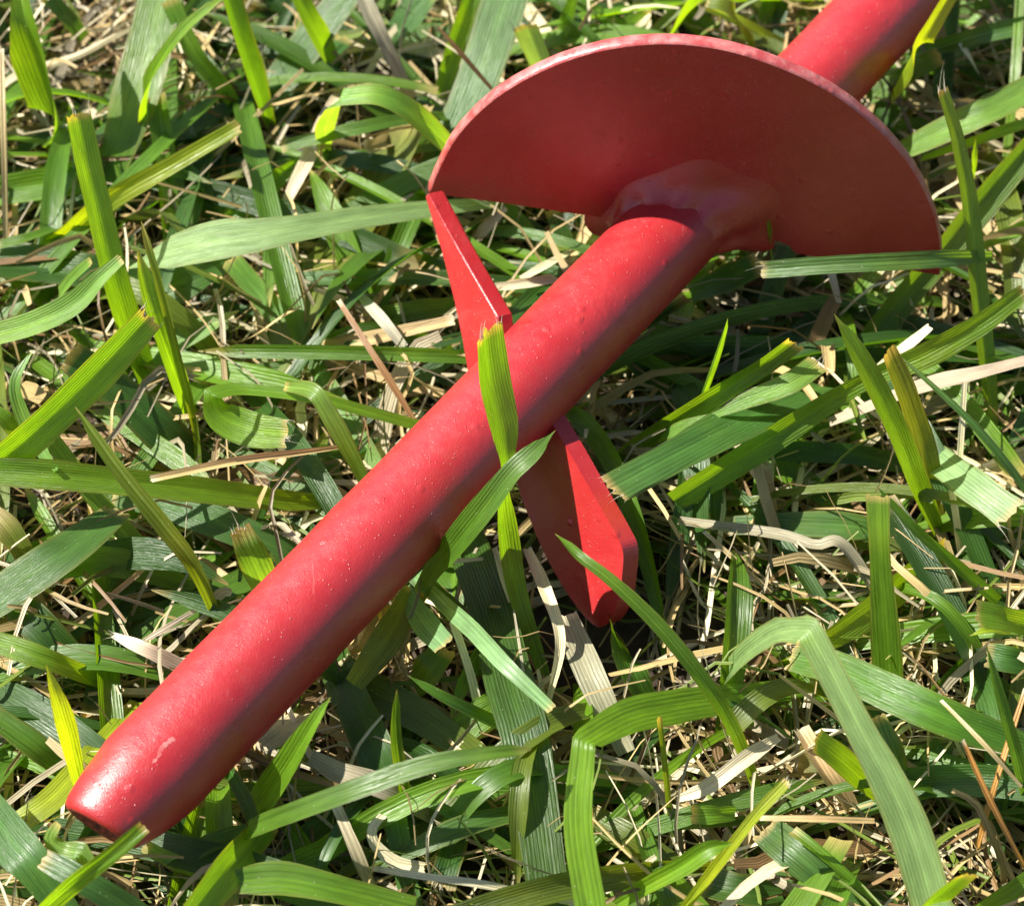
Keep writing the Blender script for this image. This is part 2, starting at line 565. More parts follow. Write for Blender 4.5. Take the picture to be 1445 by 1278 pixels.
def cupped_blade():
    right = smooth_line([(771, 584), (800, 632), (835, 694), (868, 752), (879, 778), (878, 810), (872, 850), (858, 878), (846, 885)], 40)
    left = smooth_line([(735, 584), (722, 640), (732, 690), (746, 728), (768, 780), (796, 830), (820, 864), (836, 880), (846, 885)], 40)
    V, F = [], []
    nw = 14
    def cup(w, t): return 4.2 * max(0.0, w - .25) ** 2 * (1 - t ** 3)          # the inner margin curls towards the shaft's tip
    for layer in (0, 1):
        for i in range(40):
            for k in range(nw):
                w = k / (nw - 1)
                px = right[i] * (1 - w) + left[i] * w
                c = cup(w, i / 39)
                V.append(on_plane(px[0], px[1], BP + BN * c, BN) - BN * (TB * layer))
    m = 40 * nw
    for i in range(39):
        for k in range(nw - 1):
            q = i * nw + k
            F.append((q, q + 1, q + nw + 1, q + nw)); F.append((m + q, m + q + nw, m + q + nw + 1, m + q + 1))
    for i in range(39):
        for k in (0, nw - 1):
            q = i * nw + k
            F.append((q, q + nw, m + q + nw, m + q))
    for k in range(nw - 1):
        F.append((k, m + k, m + k + 1, k + 1))
    c = V[20 * nw + nw // 2]
    for v in V[::5]: KEEP_CLEAR.append(v)
    o = link('cutting_blade', V, F, PAINT, auger, c, smooth=True)
    o['label'] = 'broad cupped cutting blade with rounded end below the shaft'
    bv = o.modifiers.new('edge', 'BEVEL'); bv.width = .0004; bv.segments = 2; bv.limit_method = 'ANGLE'; bv.angle_limit = math.radians(40)
    o.data.polygons.foreach_set('use_smooth', [False] * len(o.data.polygons))
cupped_blade()
# spatter bead of weld on the lower blade's face
def spatter(px, py, r):
    c = on_plane(px, py, BP, BN)
    V, F = [], []
    for k in range(7):
        for i in range(12):
            t, p = 2 * math.pi * i / 12, math.pi / 2 * k / 6
            V.append(c + (Ds * math.cos(t) + Dc * math.sin(t)) * r * math.cos(p) + BN * (r * 1.1 * math.sin(p) - .05))
    for k in range(6):
        for i in range(12):
            j = (i + 1) % 12
            F.append((k * 12 + i, k * 12 + j, (k + 1) * 12 + j, (k + 1) * 12 + i))
    link('weld_spatter', V, F, PAINT, auger, c)
spatter(806, 735, .85)

# ------------------------------------------------------------------ grass
TINT = {
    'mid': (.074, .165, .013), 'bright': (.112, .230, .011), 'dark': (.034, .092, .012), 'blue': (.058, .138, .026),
    'pale': (.130, .265, .045), 'sheen_pale': (.21, .35, .14), 'olive': (.105, .150, .016), 'yellow': (.24, .32, .014),  # palest green: the sheen of glossy blades painted into their colour
    'tan': (.49, .36, .155), 'white': (.68, .59, .38), 'orange': (.42, .21, .05), 'grey': (.36, .31, .20), 'brown': (.22, .13, .05),
}
DRYC = ('tan', 'white', 'orange', 'grey', 'brown')

def spline(P, n):
    P = np.asarray(P, float)
    Q = np.vstack([2 * P[0] - P[1], P, 2 * P[-1] - P[-2]])
    m = len(P) - 1
    s = np.linspace(0, m, n)
    i = np.minimum(s.astype(int), m - 1)
    t = (s - i)[:, None]
    p0, p1, p2, p3 = Q[i], Q[i + 1], Q[i + 2], Q[i + 3]
    return .5 * (2 * p1 + (p2 - p0) * t + (2 * p0 - 5 * p1 + 4 * p2 - p3) * t * t + (3 * p1 - p0 - 3 * p2 + p3) * t ** 3)

def ribbon(C, W, fold, roll, nc, rs, ref, jag=0.0):
    """C: n x 3 centre line, W: n widths. Returns verts (n*nc), uv."""
    n = len(C)
    T = np.gradient(C, axis=0)
    T /= np.linalg.norm(T, axis=1)[:, None] + 1e-9
    Nn = ref[None, :] - T * (T @ ref)[:, None]
    Nn /= np.linalg.norm(Nn, axis=1)[:, None] + 1e-9
    Sd = np.cross(T, Nn)
    cr, sr = np.cos(roll)[:, None], np.sin(roll)[:, None]
    N2 = Nn * cr + Sd * sr
    S2 = Sd * cr - Nn * sr
    c = np.linspace(-1, 1, nc)
    ab = np.abs(c)
    prof = fold * (ab ** 1.25) - .06 * (ab ** 4)
    wav = .05 * np.sin(np.linspace(0, rs.uniform(3, 9), n) + rs.uniform(0, 6))
    half = (W / 2)[:, None]
    V = C[:, None, :] + S2[:, None, :] * (half * c[None, :] * math.cos(min(fold, 1.0) * .7) * (1 + wav[:, None] * .6))[:, :, None] \
        + N2[:, None, :] * (half * (prof[None, :] + wav[:, None] * c[None, :] * .8))[:, :, None]
    if jag > 0:
        V[0] += T[0][None, :] * (rs.uniform(-1, .4, nc) * jag)[:, None]
    seg = np.concatenate([[0], np.cumsum(np.linalg.norm(np.diff(C, axis=0), axis=1))])
    u0, v0 = rs.uniform(0, 80), rs.uniform(0, 300)
    us = rs.uniform(.7, 1.5)
    UV = np.stack(np.broadcast_arrays(half * c[None, :] * us + u0, seg[:, None] + v0), -1)
    return V.reshape(-1, 3), UV.reshape(-1, 2)

def strip_faces(n, nc, base=0):
    i = np.arange(n - 1)[:, None] * nc + np.arange(nc - 1)[None, :] + base
    i = i.ravel()
    return np.stack([i, i + 1, i + nc + 1, i + nc], 1)

REF = unit(UP * .55 + CZ * .45)
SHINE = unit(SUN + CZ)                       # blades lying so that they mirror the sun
GLOW = unit(np.array([.80, -.42, .30]))      # blades standing so that the sun shines through them
hero_seed = [0]
def blade(label, pts, w, color='mid', tip='point', fold=None, roll=None, twist=None, dry_tip=None, name=None, root_taper=.75, crease=None):
    """pts: (photo x, photo y, height mm) from TIP to ROOT; w: width in photo pixels there."""
    hero_seed[0] += 1
    rs = np.random.RandomState(1000 + hero_seed[0])
    P = np.array([at(*p) for p in pts])
    isdry = color in DRYC
    if np.isscalar(w): w = [w] * len(pts)
    Wc = np.array([wi * mm_per_px(p) for wi, p in zip(w, P)])
    L = np.linalg.norm(np.diff(P, axis=0), axis=1).sum()
    n = int(max(14, min(60, L / 1.5)))
    if crease is None:
        C = spline(P, n)
        W = np.clip(spline(Wc[:, None], n)[:, 0], .15, None)
    else:                                                                    # a leaf snapped over sharply at one control point
        n1 = max(4, int(n * crease / (len(P) - 1)))
        C = np.vstack([spline(P[:crease + 1], n1), spline(P[crease:], n - n1)[1:]])
        W = np.clip(np.concatenate([spline(Wc[:crease + 1, None], n1)[:, 0], spline(Wc[crease:, None], n - n1)[1:, 0]]), .15, None)
        n = len(C)
    s = np.linspace(0, 1, n)
    if tip == 'point':
        W = W * np.clip((s * L + .15) / (max(W[n // 5], 2) * 2.2), 0.02, 1) ** .75
    W = W * (1 - (1 - root_taper) * s ** 4) * (1 + .05 * np.sin(s * rs.uniform(6, 14) + rs.uniform(0, 6)))
    fold = fold if fold is not None else (rs.uniform(.1, .3) if isdry else rs.uniform(.18, .42))
    ref = REF
    if roll is not None and color in ('bright', 'yellow', 'mid') and roll >= 10:
        ref, roll = unit(REF * .35 + GLOW * .65), rs.uniform(-8, 8)
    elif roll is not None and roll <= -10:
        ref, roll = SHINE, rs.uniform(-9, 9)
    roll = math.radians(roll) if roll is not None else rs.uniform(-.45, .45)
    twist = math.radians(twist) if twist is not None else rs.uniform(-.4, .4)
    R = roll + twist * (s - .5)
    T = np.gradient(C, axis=0); T /= np.linalg.norm(T, axis=1)[:, None]
    Nn = ref[None] - T * (T @ ref)[:, None]; Nn /= np.linalg.norm(Nn, axis=1)[:, None] + 1e-9
    N2 = Nn * np.cos(R)[:, None] + np.cross(T, Nn) * np.sin(R)[:, None]
    vt = CZ[None] - T * (T @ CZ)[:, None]; vt /= np.linalg.norm(vt, axis=1)[:, None] + 1e-9
    face = np.abs(np.sum(N2 * vt, 1))
    W = W / np.maximum(face, .5)                                             # true width of a blade seen at a slant
    nc = 5 if max(W) < 1.6 else 9
    V, UV = ribbon(C, W, fold, R, nc, rs, ref, jag=0.0 if tip == 'point' else max(.25, .14 * W[0]))
    V = V + rs.normal(0, .012, V.shape)
    base = np.array(TINT[color]) * rs.uniform(.88, 1.14) * np.array([rs.uniform(.9, 1.12), 1, rs.uniform(.9, 1.15)])
    dry = np.array(TINT['white' if isdry else 'tan'])
    dt = dry_tip if dry_tip is not None else (1.6 if tip != 'point' else 1.0)
    k = np.clip(1 - s * L / dt, 0, 1) ** .8 * (.85 if tip != 'point' else .5)
    pale = np.clip((s - .8) / .2, 0, 1) * (.22 if not isdry else 0)          # pale sheath near the root
    tc = base[None] * (1 - k[:, None]) + dry[None] * k[:, None]
    tc = tc * (1 - pale[:, None]) + np.array(TINT['pale'])[None] * pale[:, None]
    if not isdry and color != 'sheen_pale':                                      # yellowing here and there along the blade
        ph = rs.uniform(0, 6.3, 3)
        yl = np.clip(.5 * np.sin(s * 5 + ph[0]) + .35 * np.sin(s * 11 + ph[1]) + .25 * np.sin(s * 23 + ph[2]) - .15, 0, 1) * rs.uniform(.1, .55)
        tc = tc * (1 - yl[:, None]) + (base * np.array([1.9, 1.35, .9]))[None] * yl[:, None]
    tint = np.repeat(np.c_[tc, np.ones(n)], nc, 0).reshape(n, nc, 4)
    if not isdry and nc > 5:                                                 # browned margins and a paler midrib
        em = np.zeros(nc); em[0] = em[-1] = rs.uniform(0, .5)
        tint[:, :, :3] = tint[:, :, :3] * (1 - em[None, :, None]) + np.array([.20, .16, .04]) * em[None, :, None]
        tint[:, nc // 2, :3] *= 1.22
    tint = tint.reshape(-1, 4)
    nm = name or ('dry_straw' if isdry else 'grass_leaf')
    o = link(nm, V, strip_faces(n, nc), DRY if isdry else LEAF, None, C[-1], uv=UV, tint=tint)
    tag(o, label, 'straw' if isdry else 'grass leaf', 'dry straws in the lawn' if isdry else 'green grass blades')
    if tip == 'fray':
        fray(o, V[:nc], unit(C[0] - C[2]), rs, W[0])
    return o

def fray(par, edge, T, rs, w):
    V, F, UV = [], [], []
    nf = int(4 + w * rs.uniform(.5, 1.3))
    spots = rs.uniform(0, len(edge) - 1.001, 3)
    for k in range(nf):
        u = rs.uniform(0, len(edge) - 1.001) if rs.rand() < .4 else float(np.clip(spots[rs.randint(3)] + rs.normal(0, .5), 0, len(edge) - 1.001))
        i = int(u)
        p = edge[i] * (1 - u + i) + edge[i + 1] * (u - i)
        side = unit(edge[-1] - edge[0])
        d = unit(T + side * rs.normal(0, .28) + UP * rs.normal(0, .25))
        ln = rs.uniform(.5, 1.5) if rs.rand() < .85 else rs.uniform(2, 4)
        bend = rs.normal(0, .35, 3)
        r = rs.uniform(.05, .11)
        b = len(V)
        a_, b_ = unit(np.cross(d, UP + .1)), None
        b_ = unit(np.cross(d, a_))
        for q in range(4):
            t = q / 3
            c = p - d * .5 + d * (ln + .5) * t + bend * t * t * ln
            for m in range(3):
                an = 2.094 * m
                V.append(c + (a_ * math.cos(an) + b_ * math.sin(an)) * r * (1 - .8 * t))
                UV.append((an * .1, ln * t))
        for q in range(3):
            for m in range(3):
                F.append((b + q * 3 + m, b + q * 3 + (m + 1) % 3, b + q * 3 + 3 + (m + 1) % 3, b + q * 3 + 3 + m))
    t = np.tile(np.array([.72, .66, .50, 1]), (len(V), 1))
    o = link('frayed_tip', V, F, DRY, par, np.mean(V, 0), uv=UV, tint=t)
    o['kind'] = 'stuff'

# ---- blades traced one by one: (label, [(x, y, height) tip -> root], widths, colour, tip, options)
blade('wide folded blade in the upper left corner, half bright half dark', [(25,-40,46),(38,30,40),(62,100,29),(84,168,16),(92,200,6)], [56,60,58,44,30], 'bright', 'point', fold=.75, roll=-10, twist=0)
blade('dark short blade leaning at the top edge left of the widest blade', [(62,-12,20),(92,22,15),(118,54,9)], 24, 'dark', 'cut')
blade('broadest green blade standing at the top left of the lawn', [(236,-45,32),(205,90,25),(178,180,18),(150,265,9)], [66,72,66,46], 'mid', 'cut', fold=.16, roll=4, twist=6)
blade('thin curved blade arching in front of the broadest blade', [(318,-6,50),(266,37,44),(232,80,38),(211,122,30),(203,192,12)], [12,17,19,24,18], 'bright', 'point', fold=.5)
blade('narrow dark blade left of the pair that shares a root at top', [(240,0,32),(276,76,24),(316,126,16),(353,182,5)], [24,25,24,14], 'mid', 'cut')
blade('upright green blade with glossy ridge growing from the shared root', [(316,-18,42),(342,66,30),(362,126,19),(384,190,5)], [26,30,27,16], 'mid', 'cut', fold=.6, roll=18)
blade('glossy striped blue-green blade slanting down from the top edge', [(506,-28,24),(440,55,17),(395,115,13),(356,168,8)], [44,52,50,40], 'blue', 'cut', fold=.1, roll=-22, twist=0)
blade('dull bluish blade with toothed shadows below the glossy striped one', [(480,52,10),(435,105,9),(385,168,5)], [42,54,44], 'blue', 'cut', fold=.1, roll=-14)
blade('short bright yellow-green blade tapering down from the top edge', [(414,-18,32),(445,46,22),(474,98,8)], [22,31,26], 'bright', 'cut', fold=.35, roll=20)
blade('upright bright blade with frayed square tip at far left', [(108,163,50),(122,232,43),(140,310,35),(160,395,26),(186,480,15),(216,560,5)], [30,33,35,34,34,32], 'bright', 'fray', fold=.3, roll=22, twist=-6)
blade('yellow-green blade crossing behind the upright frayed one', [(337,178,37),(250,228,31),(155,282,24),(100,325,16),(52,362,7)], [20,26,28,27,24], 'yellow', 'cut', fold=.3, roll=24)
blade('bright horizontal blade at the left edge behind the upright frayed one', [(-25,275,11),(50,262,12),(112,252,12),(160,245,8)], [46,48,46,36], 'bright', 'cut', fold=.45, roll=10)
blade('dark channelled blade below the thin curved blade', [(222,138,22),(240,240,13),(264,340,5)], [34,38,34], 'mid', 'cut', fold=.7, roll=8)
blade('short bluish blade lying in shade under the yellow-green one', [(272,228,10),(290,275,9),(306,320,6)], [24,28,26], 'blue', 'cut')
blade('mid-green blade slanting behind the long pale leaf', [(432,218,17),(375,264,13),(318,312,9)], [20,31,32], 'bright', 'point', roll=12)
blade('long pale leaf reaching across to the upper cutting blade', [(180,379,19),(230,360,26),(300,341,31),(365,332,32),(430,321,31),(500,309,28),(600,296,22),(705,286,14)], [20,44,56,50,42,36,30,22], 'sheen_pale', 'point', fold=.14, roll=-24, twist=20)
blade('striped pale leaf with cut tip at the left edge', [(172,366,42),(140,395,39),(105,430,35),(50,458,30),(-25,480,24)], [18,24,36,44,46], 'pale', 'cut', fold=.5, roll=-6)
blade('small folded blade tip beside the striped pale leaf', [(130,371,36),(108,392,32),(86,420,26),(76,440,18)], [14,20,20,16], 'pale', 'cut', fold=.6)
blade('broad dark horizontal blade at left under the upright frayed one', [(-25,372,15),(60,381,15),(140,389,15),(235,392,8)], [56,58,54,40], 'dark', 'cut', fold=.3)
blade('thin brownish stalk with dry tip left of centre', [(199,312,52),(222,390,43),(250,500,28),(275,600,13),(281,658,6)], [8,12,13,12,14], 'olive', 'point', dry_tip=8, fold=.6)
blade('slim bright blade pressed against the thin brownish stalk', [(194,352,46),(214,435,37),(240,510,26),(268,590,10)], [14,22,24,22], 'bright', 'point', dry_tip=5, fold=.4, roll=20)
blade('pale dry stem standing at the far left edge', [(2,70,38),(5,200,30),(8,340,16)], [7,9,9], 'tan', 'cut')
blade('slim dark blade at the left edge above the broad dark one', [(-8,348,16),(40,336,17),(92,318,14)], 15, 'mid', 'cut')
blade('arching leaf curling over left of the flight', [(640,214,24),(606,180,33),(570,151,39),(530,134,42),(480,138,41),(462,172,28),(456,235,6)], [30,34,34,33,24,22,22], 'pale', 'cut', fold=.14, roll=6, twist=20, crease=4)
blade('slim level blade passing behind the arching leaf', [(397,208,19),(500,183,22),(570,170,20),(668,162,9)], [20,20,20,18], 'mid', 'cut')
blade('withered stem hanging from the top edge left of the flight', [(503,-24,30),(522,20,27),(543,63,23),(590,162,10)], [22,23,22,20], 'grey', 'cut')
blade('long dull striped blade with dry edge running under the pale leaf', [(592,150,17),(552,230,14),(500,318,11),(440,415,11),(370,548,6)], [44,56,60,60,54], 'olive', 'cut', fold=.16, roll=-12, twist=6, dry_tip=10)
blade('wide ribbed blue-green blade running behind the upper left rim', [(722,-30,25),(690,70,20),(650,175,14),(600,270,9),(530,385,5)], [60,62,62,58,52], 'blue', 'cut', fold=.1, roll=-14, twist=8)
blade('translucent bright blade beside the wide ribbed one', [(670,-18,22),(645,55,15),(612,160,7)], [24,28,22], 'bright', 'cut', roll=22)
blade('thin brown straw pointing at the upper left rim', [(613,33,34),(650,75,29),(694,126,22)], [5,7,7], 'brown', 'point')
blade('pale cut stub standing just behind the rim', [(741,36,30),(765,90,20),(792,150,7)], [30,33,28], 'sheen_pale', 'fray', roll=-20)
blade('bright thin blade at the top edge behind the flight', [(812,-14,24),(800,30,16),(786,70,6)], [14,19,16], 'bright', 'cut')
blade('dark blue-green blade at top left of the wide ribbed one', [(612,-14,18),(580,25,13),(545,68,7)], [36,42,36], 'blue', 'cut', roll=20)
blade('short green blade under the flight right of the upper cutting blade', [(700,280,14),(742,325,10),(780,365,5)], [20,22,20], 'mid', 'cut')
blade('ribbed dark blade between the flight and the shaft', [(778,296,12),(795,335,9),(810,378,5)], [22,25,22], 'dark', 'cut')
blade('whitish blade touching the shaft just below the flight', [(866,308,15),(838,340,11),(806,378,6)], [30,32,26], 'sheen_pale', 'cut', fold=.1, roll=-25)
blade('level dark blade with shiny edge crossing behind the upper cutting blade', [(385,397,11),(520,394,14),(640,396,14),(780,410,8)], [20,24,26,26], 'blue', 'cut', fold=.5, roll=-10)
blade('bright leaf behind the upper cutting blade near the shaft', [(520,448,8),(580,440,10),(640,430,9)], [22,32,28], 'bright', 'cut')
blade('bluish dark leaf lying below the long pale leaf', [(222,418,10),(270,394,12),(326,368,11)], [40,46,30], 'blue', 'cut')
blade('long grey-green blade descending to the shaft under the straw', [(325,366,14),(375,425,10),(425,490,8),(472,562,9),(535,660,6)], [30,36,34,34,28], 'pale', 'cut', fold=.12, roll=-14)
blade('yellow-green leaf leaning across the handle end of the shaft', [(1350,-24,50),(1312,38,45),(1287,78,38),(1258,132,17)], [20,25,27,22], 'yellow', 'cut', fold=.35, roll=18)
blade('dark upright stem right of the handle end', [(1337,-10,18),(1331,80,13),(1327,170,6)], [34,33,30], 'dark', 'cut')
blade('dark level blade with a bright edge in the upper right corner', [(1470,30,24),(1390,48,22),(1330,66,18),(1280,82,12)], [26,26,24,18], 'blue', 'cut', fold=.5)
blade('upright bright blade with frayed square tip right of the flight', [(1329,128,56),(1350,200,48),(1368,300,37),(1380,420,25),(1394,550,12),(1400,665,4)], [18,24,30,31,28,18], 'bright', 'fray', fold=.28, roll=20, twist=-8)
blade('big pale leaf slanting from the right edge to the flight', [(1478,112,31),(1420,145,30),(1364,172,28),(1268,217,17)], [40,42,42,36], 'pale', 'cut', fold=.3, roll=-18)
blade('thin light blade below the big pale leaf on the right', [(1470,168,26),(1420,184,26),(1380,199,24),(1300,225,16)], [14,16,16,14], 'bright', 'cut')
blade('long folded green leaf running from the right edge under the flight', [(1470,184,30),(1385,285,23),(1325,360,18),(1262,432,14),(1210,500,10),(1160,570,5)], [34,44,42,44,46,40], 'mid', 'cut', fold=.5, roll=10)
blade('thin light vertical blade along the right edge', [(1440,-10,26),(1432,110,20),(1420,225,10)], [14,15,14], 'bright', 'cut')
blade('green blade showing just behind the shaft right of the rim', [(1325,80,18),(1280,106,14),(1225,140,8)], [28,30,26], 'mid', 'cut')
blade('bright green blade poking above the top of the rim', [(994,-20,30),(965,18,22),(932,66,10)], [24,28,24], 'bright', 'cut', roll=20)
blade('olive blade bending over at the top edge above the flight', [(998,4,30),(1022,8,30),(1040,25,26),(1056,64,12)], [16,22,22,20], 'olive', 'cut')
blade('yellow-green blade lying between rim and handle end', [(996,12,22),(1050,36,19),(1112,66,10)], [14,19,18], 'yellow', 'cut')
blade('blue-green strip with frayed end lying across the foot of the flight', [(1076,381,36),(1165,374,39),(1260,369,40),(1352,364,36),(1400,362,24)], [24,26,26,24,20], 'blue', 'fray', fold=.3, roll=26)
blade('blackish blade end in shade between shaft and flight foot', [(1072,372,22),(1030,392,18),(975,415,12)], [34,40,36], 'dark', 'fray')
blade('dark blue blade dropping below the flight foot', [(1116,340,15),(1090,420,10),(1060,508,5)], [26,31,28], 'blue', 'cut')
blade('bright narrow blade under the flight foot', [(1240,376,14),(1218,405,11),(1190,440,6)], [22,26,22], 'bright', 'cut')
blade('tiny needle blade in the notch between shaft and flight', [(1086,310,36),(1084,335,28),(1090,372,14)], [4,9,9], 'mid', 'point', dry_tip=1.5)
blade('tiny upright green shoot right of the upright frayed blade', [(1377,196,32),(1374,225,26),(1372,256,18)], [6,10,8], 'bright', 'point')
blade('large bright blade with frayed tip crossing the left side', [(211,447,48),(133,530,42),(60,600,36),(-25,672,27)], [38,46,50,54], 'bright', 'fray', fold=.3, roll=16, twist=-8)
blade('broad dark blade with ragged tip below the large bright one', [(98,503,24),(166,553,19),(232,613,13),(290,660,5)], [44,52,58,50], 'dark', 'fray', fold=.14)
blade('long level bright blade running from the left edge to the shaft', [(-25,664,30),(60,669,29),(133,676,27),(266,690,22),(399,706,14),(485,708,7)], [38,42,44,42,32,20], 'bright', 'cut', fold=.4, roll=12)
blade('hairy olive leaf with white shining underside left of the shaft', [(106,574,43),(166,660,38),(232,742,32),(276,800,26),(312,878,14)], [16,26,30,30,22], 'olive', 'point', fold=.85, roll=14, twist=10)
blade('dark slim blade diving beneath the long level bright blade', [(66,612,25),(133,702,18),(199,779,12),(280,882,4)], [22,27,28,22], 'mid', 'cut')
blade('wide ribbed glossy blade at the lower left edge', [(165,722,18),(110,765,20),(66,796,20),(-25,858,16)], [36,58,64,64], 'blue', 'cut', fold=.1, roll=-22, twist=0)
blade('thin curled light blade with yellow tip at the left edge', [(47,494,38),(22,540,35),(34,590,30),(58,635,27),(80,664,30)], [8,18,22,20,10], 'pale', 'point')
blade('blue ribbed blade sloping to the shaft below the straw', [(160,700,9),(230,712,14),(310,738,15),(400,778,12),(448,806,7)], [30,40,44,42,34], 'blue', 'cut', fold=.1, roll=-18)
blade('bright blade bent back on itself with a ragged pale end', [(404,612,27),(355,606,25),(312,586,26),(298,556,30),(345,550,28),(440,562,26),(520,582,21),(600,604,14)], [40,50,44,22,18,18,20,20], 'bright', 'fray', fold=.2, crease=3)
blade('pale bluish blade crossing over the bent one', [(402,545,28),(440,551,34),(462,580,32),(490,630,26),(520,690,17)], [14,24,26,26,22], 'pale', 'cut', fold=.14, roll=-20)
blade('split dry-tipped blade end touching the shaft', [(338,746,24),(355,785,20),(384,845,9)], [30,42,44], 'pale', 'fray', dry_tip=5)
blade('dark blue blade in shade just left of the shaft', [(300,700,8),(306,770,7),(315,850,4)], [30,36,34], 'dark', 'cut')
blade('greyish short leaf above the bent blade', [(338,438,15),(270,475,12),(205,512,8)], [20,34,30], 'pale', 'point', dry_tip=6)
blade('short ribbed blade low at the left below the hairy leaf', [(184,764,10),(158,800,10),(132,845,5)], [30,40,36], 'mid', 'cut')
blade('light green leaf corner at the left edge', [(-18,566,22),(8,592,20),(34,618,15)], [36,42,24], 'bright', 'point')
blade('olive leaf with withered amber end at the lower left edge', [(-18,715,18),(12,748,17),(48,800,12)], [24,36,30], 'olive', 'cut', dry_tip=8)
blade('cut blade with frayed tip standing in front of the shaft', [(684,470,64),(692,536,57),(708,606,50),(714,655,45),(708,692,38),(714,752,27),(730,840,15),(768,955,4)], [42,46,38,18,16,32,31,24], 'bright', 'fray', fold=.28, roll=14, twist=30)
blade('pointed leaf lying across the lower side of the shaft', [(784,607,51),(752,640,50),(722,668,48),(685,716,42),(640,772,31),(612,808,21),(588,852,8)], [4,24,30,40,38,34,28], 'mid', 'point', fold=.34, roll=6)
blade('widest dark ribbed blade running down below the shaft', [(650,745,5),(692,858,13),(718,960,17),(745,1060,18),(772,1250,12),(780,1310,9)], [58,66,68,68,66,62], 'dark', 'cut', fold=.1, roll=-6, twist=6)
blade('slim green blade arching down over the broad cutting blade', [(783,753,43),(815,784,45),(860,818,44),(920,875,39),(975,940,32),(1020,1005,23),(1050,1070,13),(1074,1138,4)], [5,15,18,22,24,25,24,18], 'mid', 'point', fold=.45, roll=10)
blade('pale glossy narrow blade crossing the widest dark one', [(779,1001,31),(715,940,32),(668,890,28),(630,855,20),(588,812,11)], [16,24,25,26,20], 'sheen_pale', 'cut', fold=.2, roll=-24)
blade('long light green blade with white pointed tip near the bottom', [(750,1057,42),(690,1063,43),(600,1080,42),(500,1115,38),(400,1152,29),(350,1172,21)], [14,20,26,30,31,28], 'mid', 'point', dry_tip=5, fold=.25, roll=8)
blade('short dull green leaf continuing left of the long light one', [(254,1217,13),(300,1190,17),(352,1174,18)], [20,28,26], 'mid', 'cut')
blade('small upright shoot with reddish tip behind the long light blade', [(560,972,36),(560,1057,24),(586,1186,5)], [9,17,24], 'mid', 'point', dry_tip=2)
blade('brown-streaked blade descending under the widest dark one', [(478,938,12),(513,968,12),(613,1024,11),(735,1116,7)], [40,46,48,44], 'olive', 'cut', fold=.14)
blade('level green blade passing beneath the widest dark one', [(300,1120,7),(480,1112,8),(646,1118,8),(900,1122,6)], [30,34,36,34], 'mid', 'cut', fold=.4)
blade('blue-green blade curving under the widest dark one', [(735,1145,14),(660,1164,15),(600,1190,14),(515,1227,8)], [26,29,28,20], 'blue', 'cut', roll=-10)
blade('broad dark blade leaning out from under the shaft', [(466,916,9),(495,985,14),(530,1060,17),(578,1196,8)], [46,56,58,48], 'dark', 'cut', fold=.3, roll=12)
blade('olive blade hanging down from the underside of the shaft', [(584,834,13),(545,900,20),(498,965,17)], [36,44,42], 'olive', 'cut')
blade('pale glossy stub with cut tip under the shaft', [(627,910,24),(598,878,21),(570,832,12)], [34,37,30], 'sheen_pale', 'cut', fold=.14, roll=-26)
blade('ribbed leaf tip below the pale glossy stub', [(628,918,15),(604,948,13),(576,982,6)], [40,42,22], 'mid', 'cut')
blade('thin dark blade pointing left of the widest dark one', [(574,952,24),(630,985,21),(706,1022,13)], [5,16,22], 'mid', 'point')
blade('folded leaf with one arm level and one hanging to the bottom edge', [(842,1320,20),(832,1270,24),(816,1160,31),(824,1046,38),(890,1011,30),(960,996,21),(1040,984,12),(1135,970,5)], [46,46,42,32,44,46,44,36], 'bright', 'cut', fold=.14, roll=-6, twist=14, crease=3)
blade('brown-edged blade low near the bottom right of the folded leaf', [(828,1148,9),(890,1185,10),(965,1227,7)], [32,37,34], 'olive', 'cut')
blade('bright channelled leaf joining the cut thin blade at the bottom', [(1036,1188,30),(998,1198,30),(962,1222,26),(912,1250,20),(850,1288,11)], [8,28,32,26,20], 'bright', 'point', fold=.55)
blade('thin straight blade with pale cut tip at bottom centre', [(1112,1102,38),(1065,1152,33),(1015,1217,25),(955,1295,12)], [14,16,18,18], 'yellow', 'fray', fold=.45)
blade('dark blade with ragged lower end near the bottom', [(622,1250,12),(636,1205,12),(656,1145,7)], [42,40,34], 'dark', 'fray')
blade('white curled dry strip near the bottom', [(598,1224,12),(560,1217,13),(530,1192,15),(526,1168,17),(545,1146,15)], [14,18,16,16,12], 'white', 'cut')
blade('long thin straw running to the bottom edge', [(524,1224,17),(600,1236,19),(680,1247,19),(830,1277,14)], [8,10,12,12], 'white', 'cut')
blade('mottled grey straw standing left of the bottom centre', [(474,1135,20),(500,1195,18),(525,1254,12)], [14,19,19], 'grey', 'cut')
blade('cut green leaf with browned end along the bottom edge', [(324,1246,21),(360,1241,21),(405,1240,21),(480,1256,20),(585,1282,16)], [30,42,44,42,40], 'bright', 'cut', fold=.2, dry_tip=2.5)
blade('white straw left of the widest dark blade', [(640,878,20),(666,958,14),(684,1040,6)], [12,13,12], 'white', 'cut')
blade('curled whitish straw under the broad cutting blade', [(744,775,14),(770,835,17),(790,905,17),(774,988,10)], [14,20,16,12], 'white', 'cut', fold=.5)
blade('wide half-withered blade below the broad cutting blade', [(796,868,12),(838,965,14),(884,1062,9)], [36,42,34], 'grey', 'cut')
blade('green blade just below the rounded end of the broad cutting blade', [(862,884,5),(888,940,10),(922,1005,4)], [34,40,30], 'mid', 'cut', roll=14)
blade('olive stem standing upright right of the folded leaf', [(930,1012,32),(938,1080,22),(946,1162,8)], [8,9,10], 'olive', 'cut', dry_tip=3)
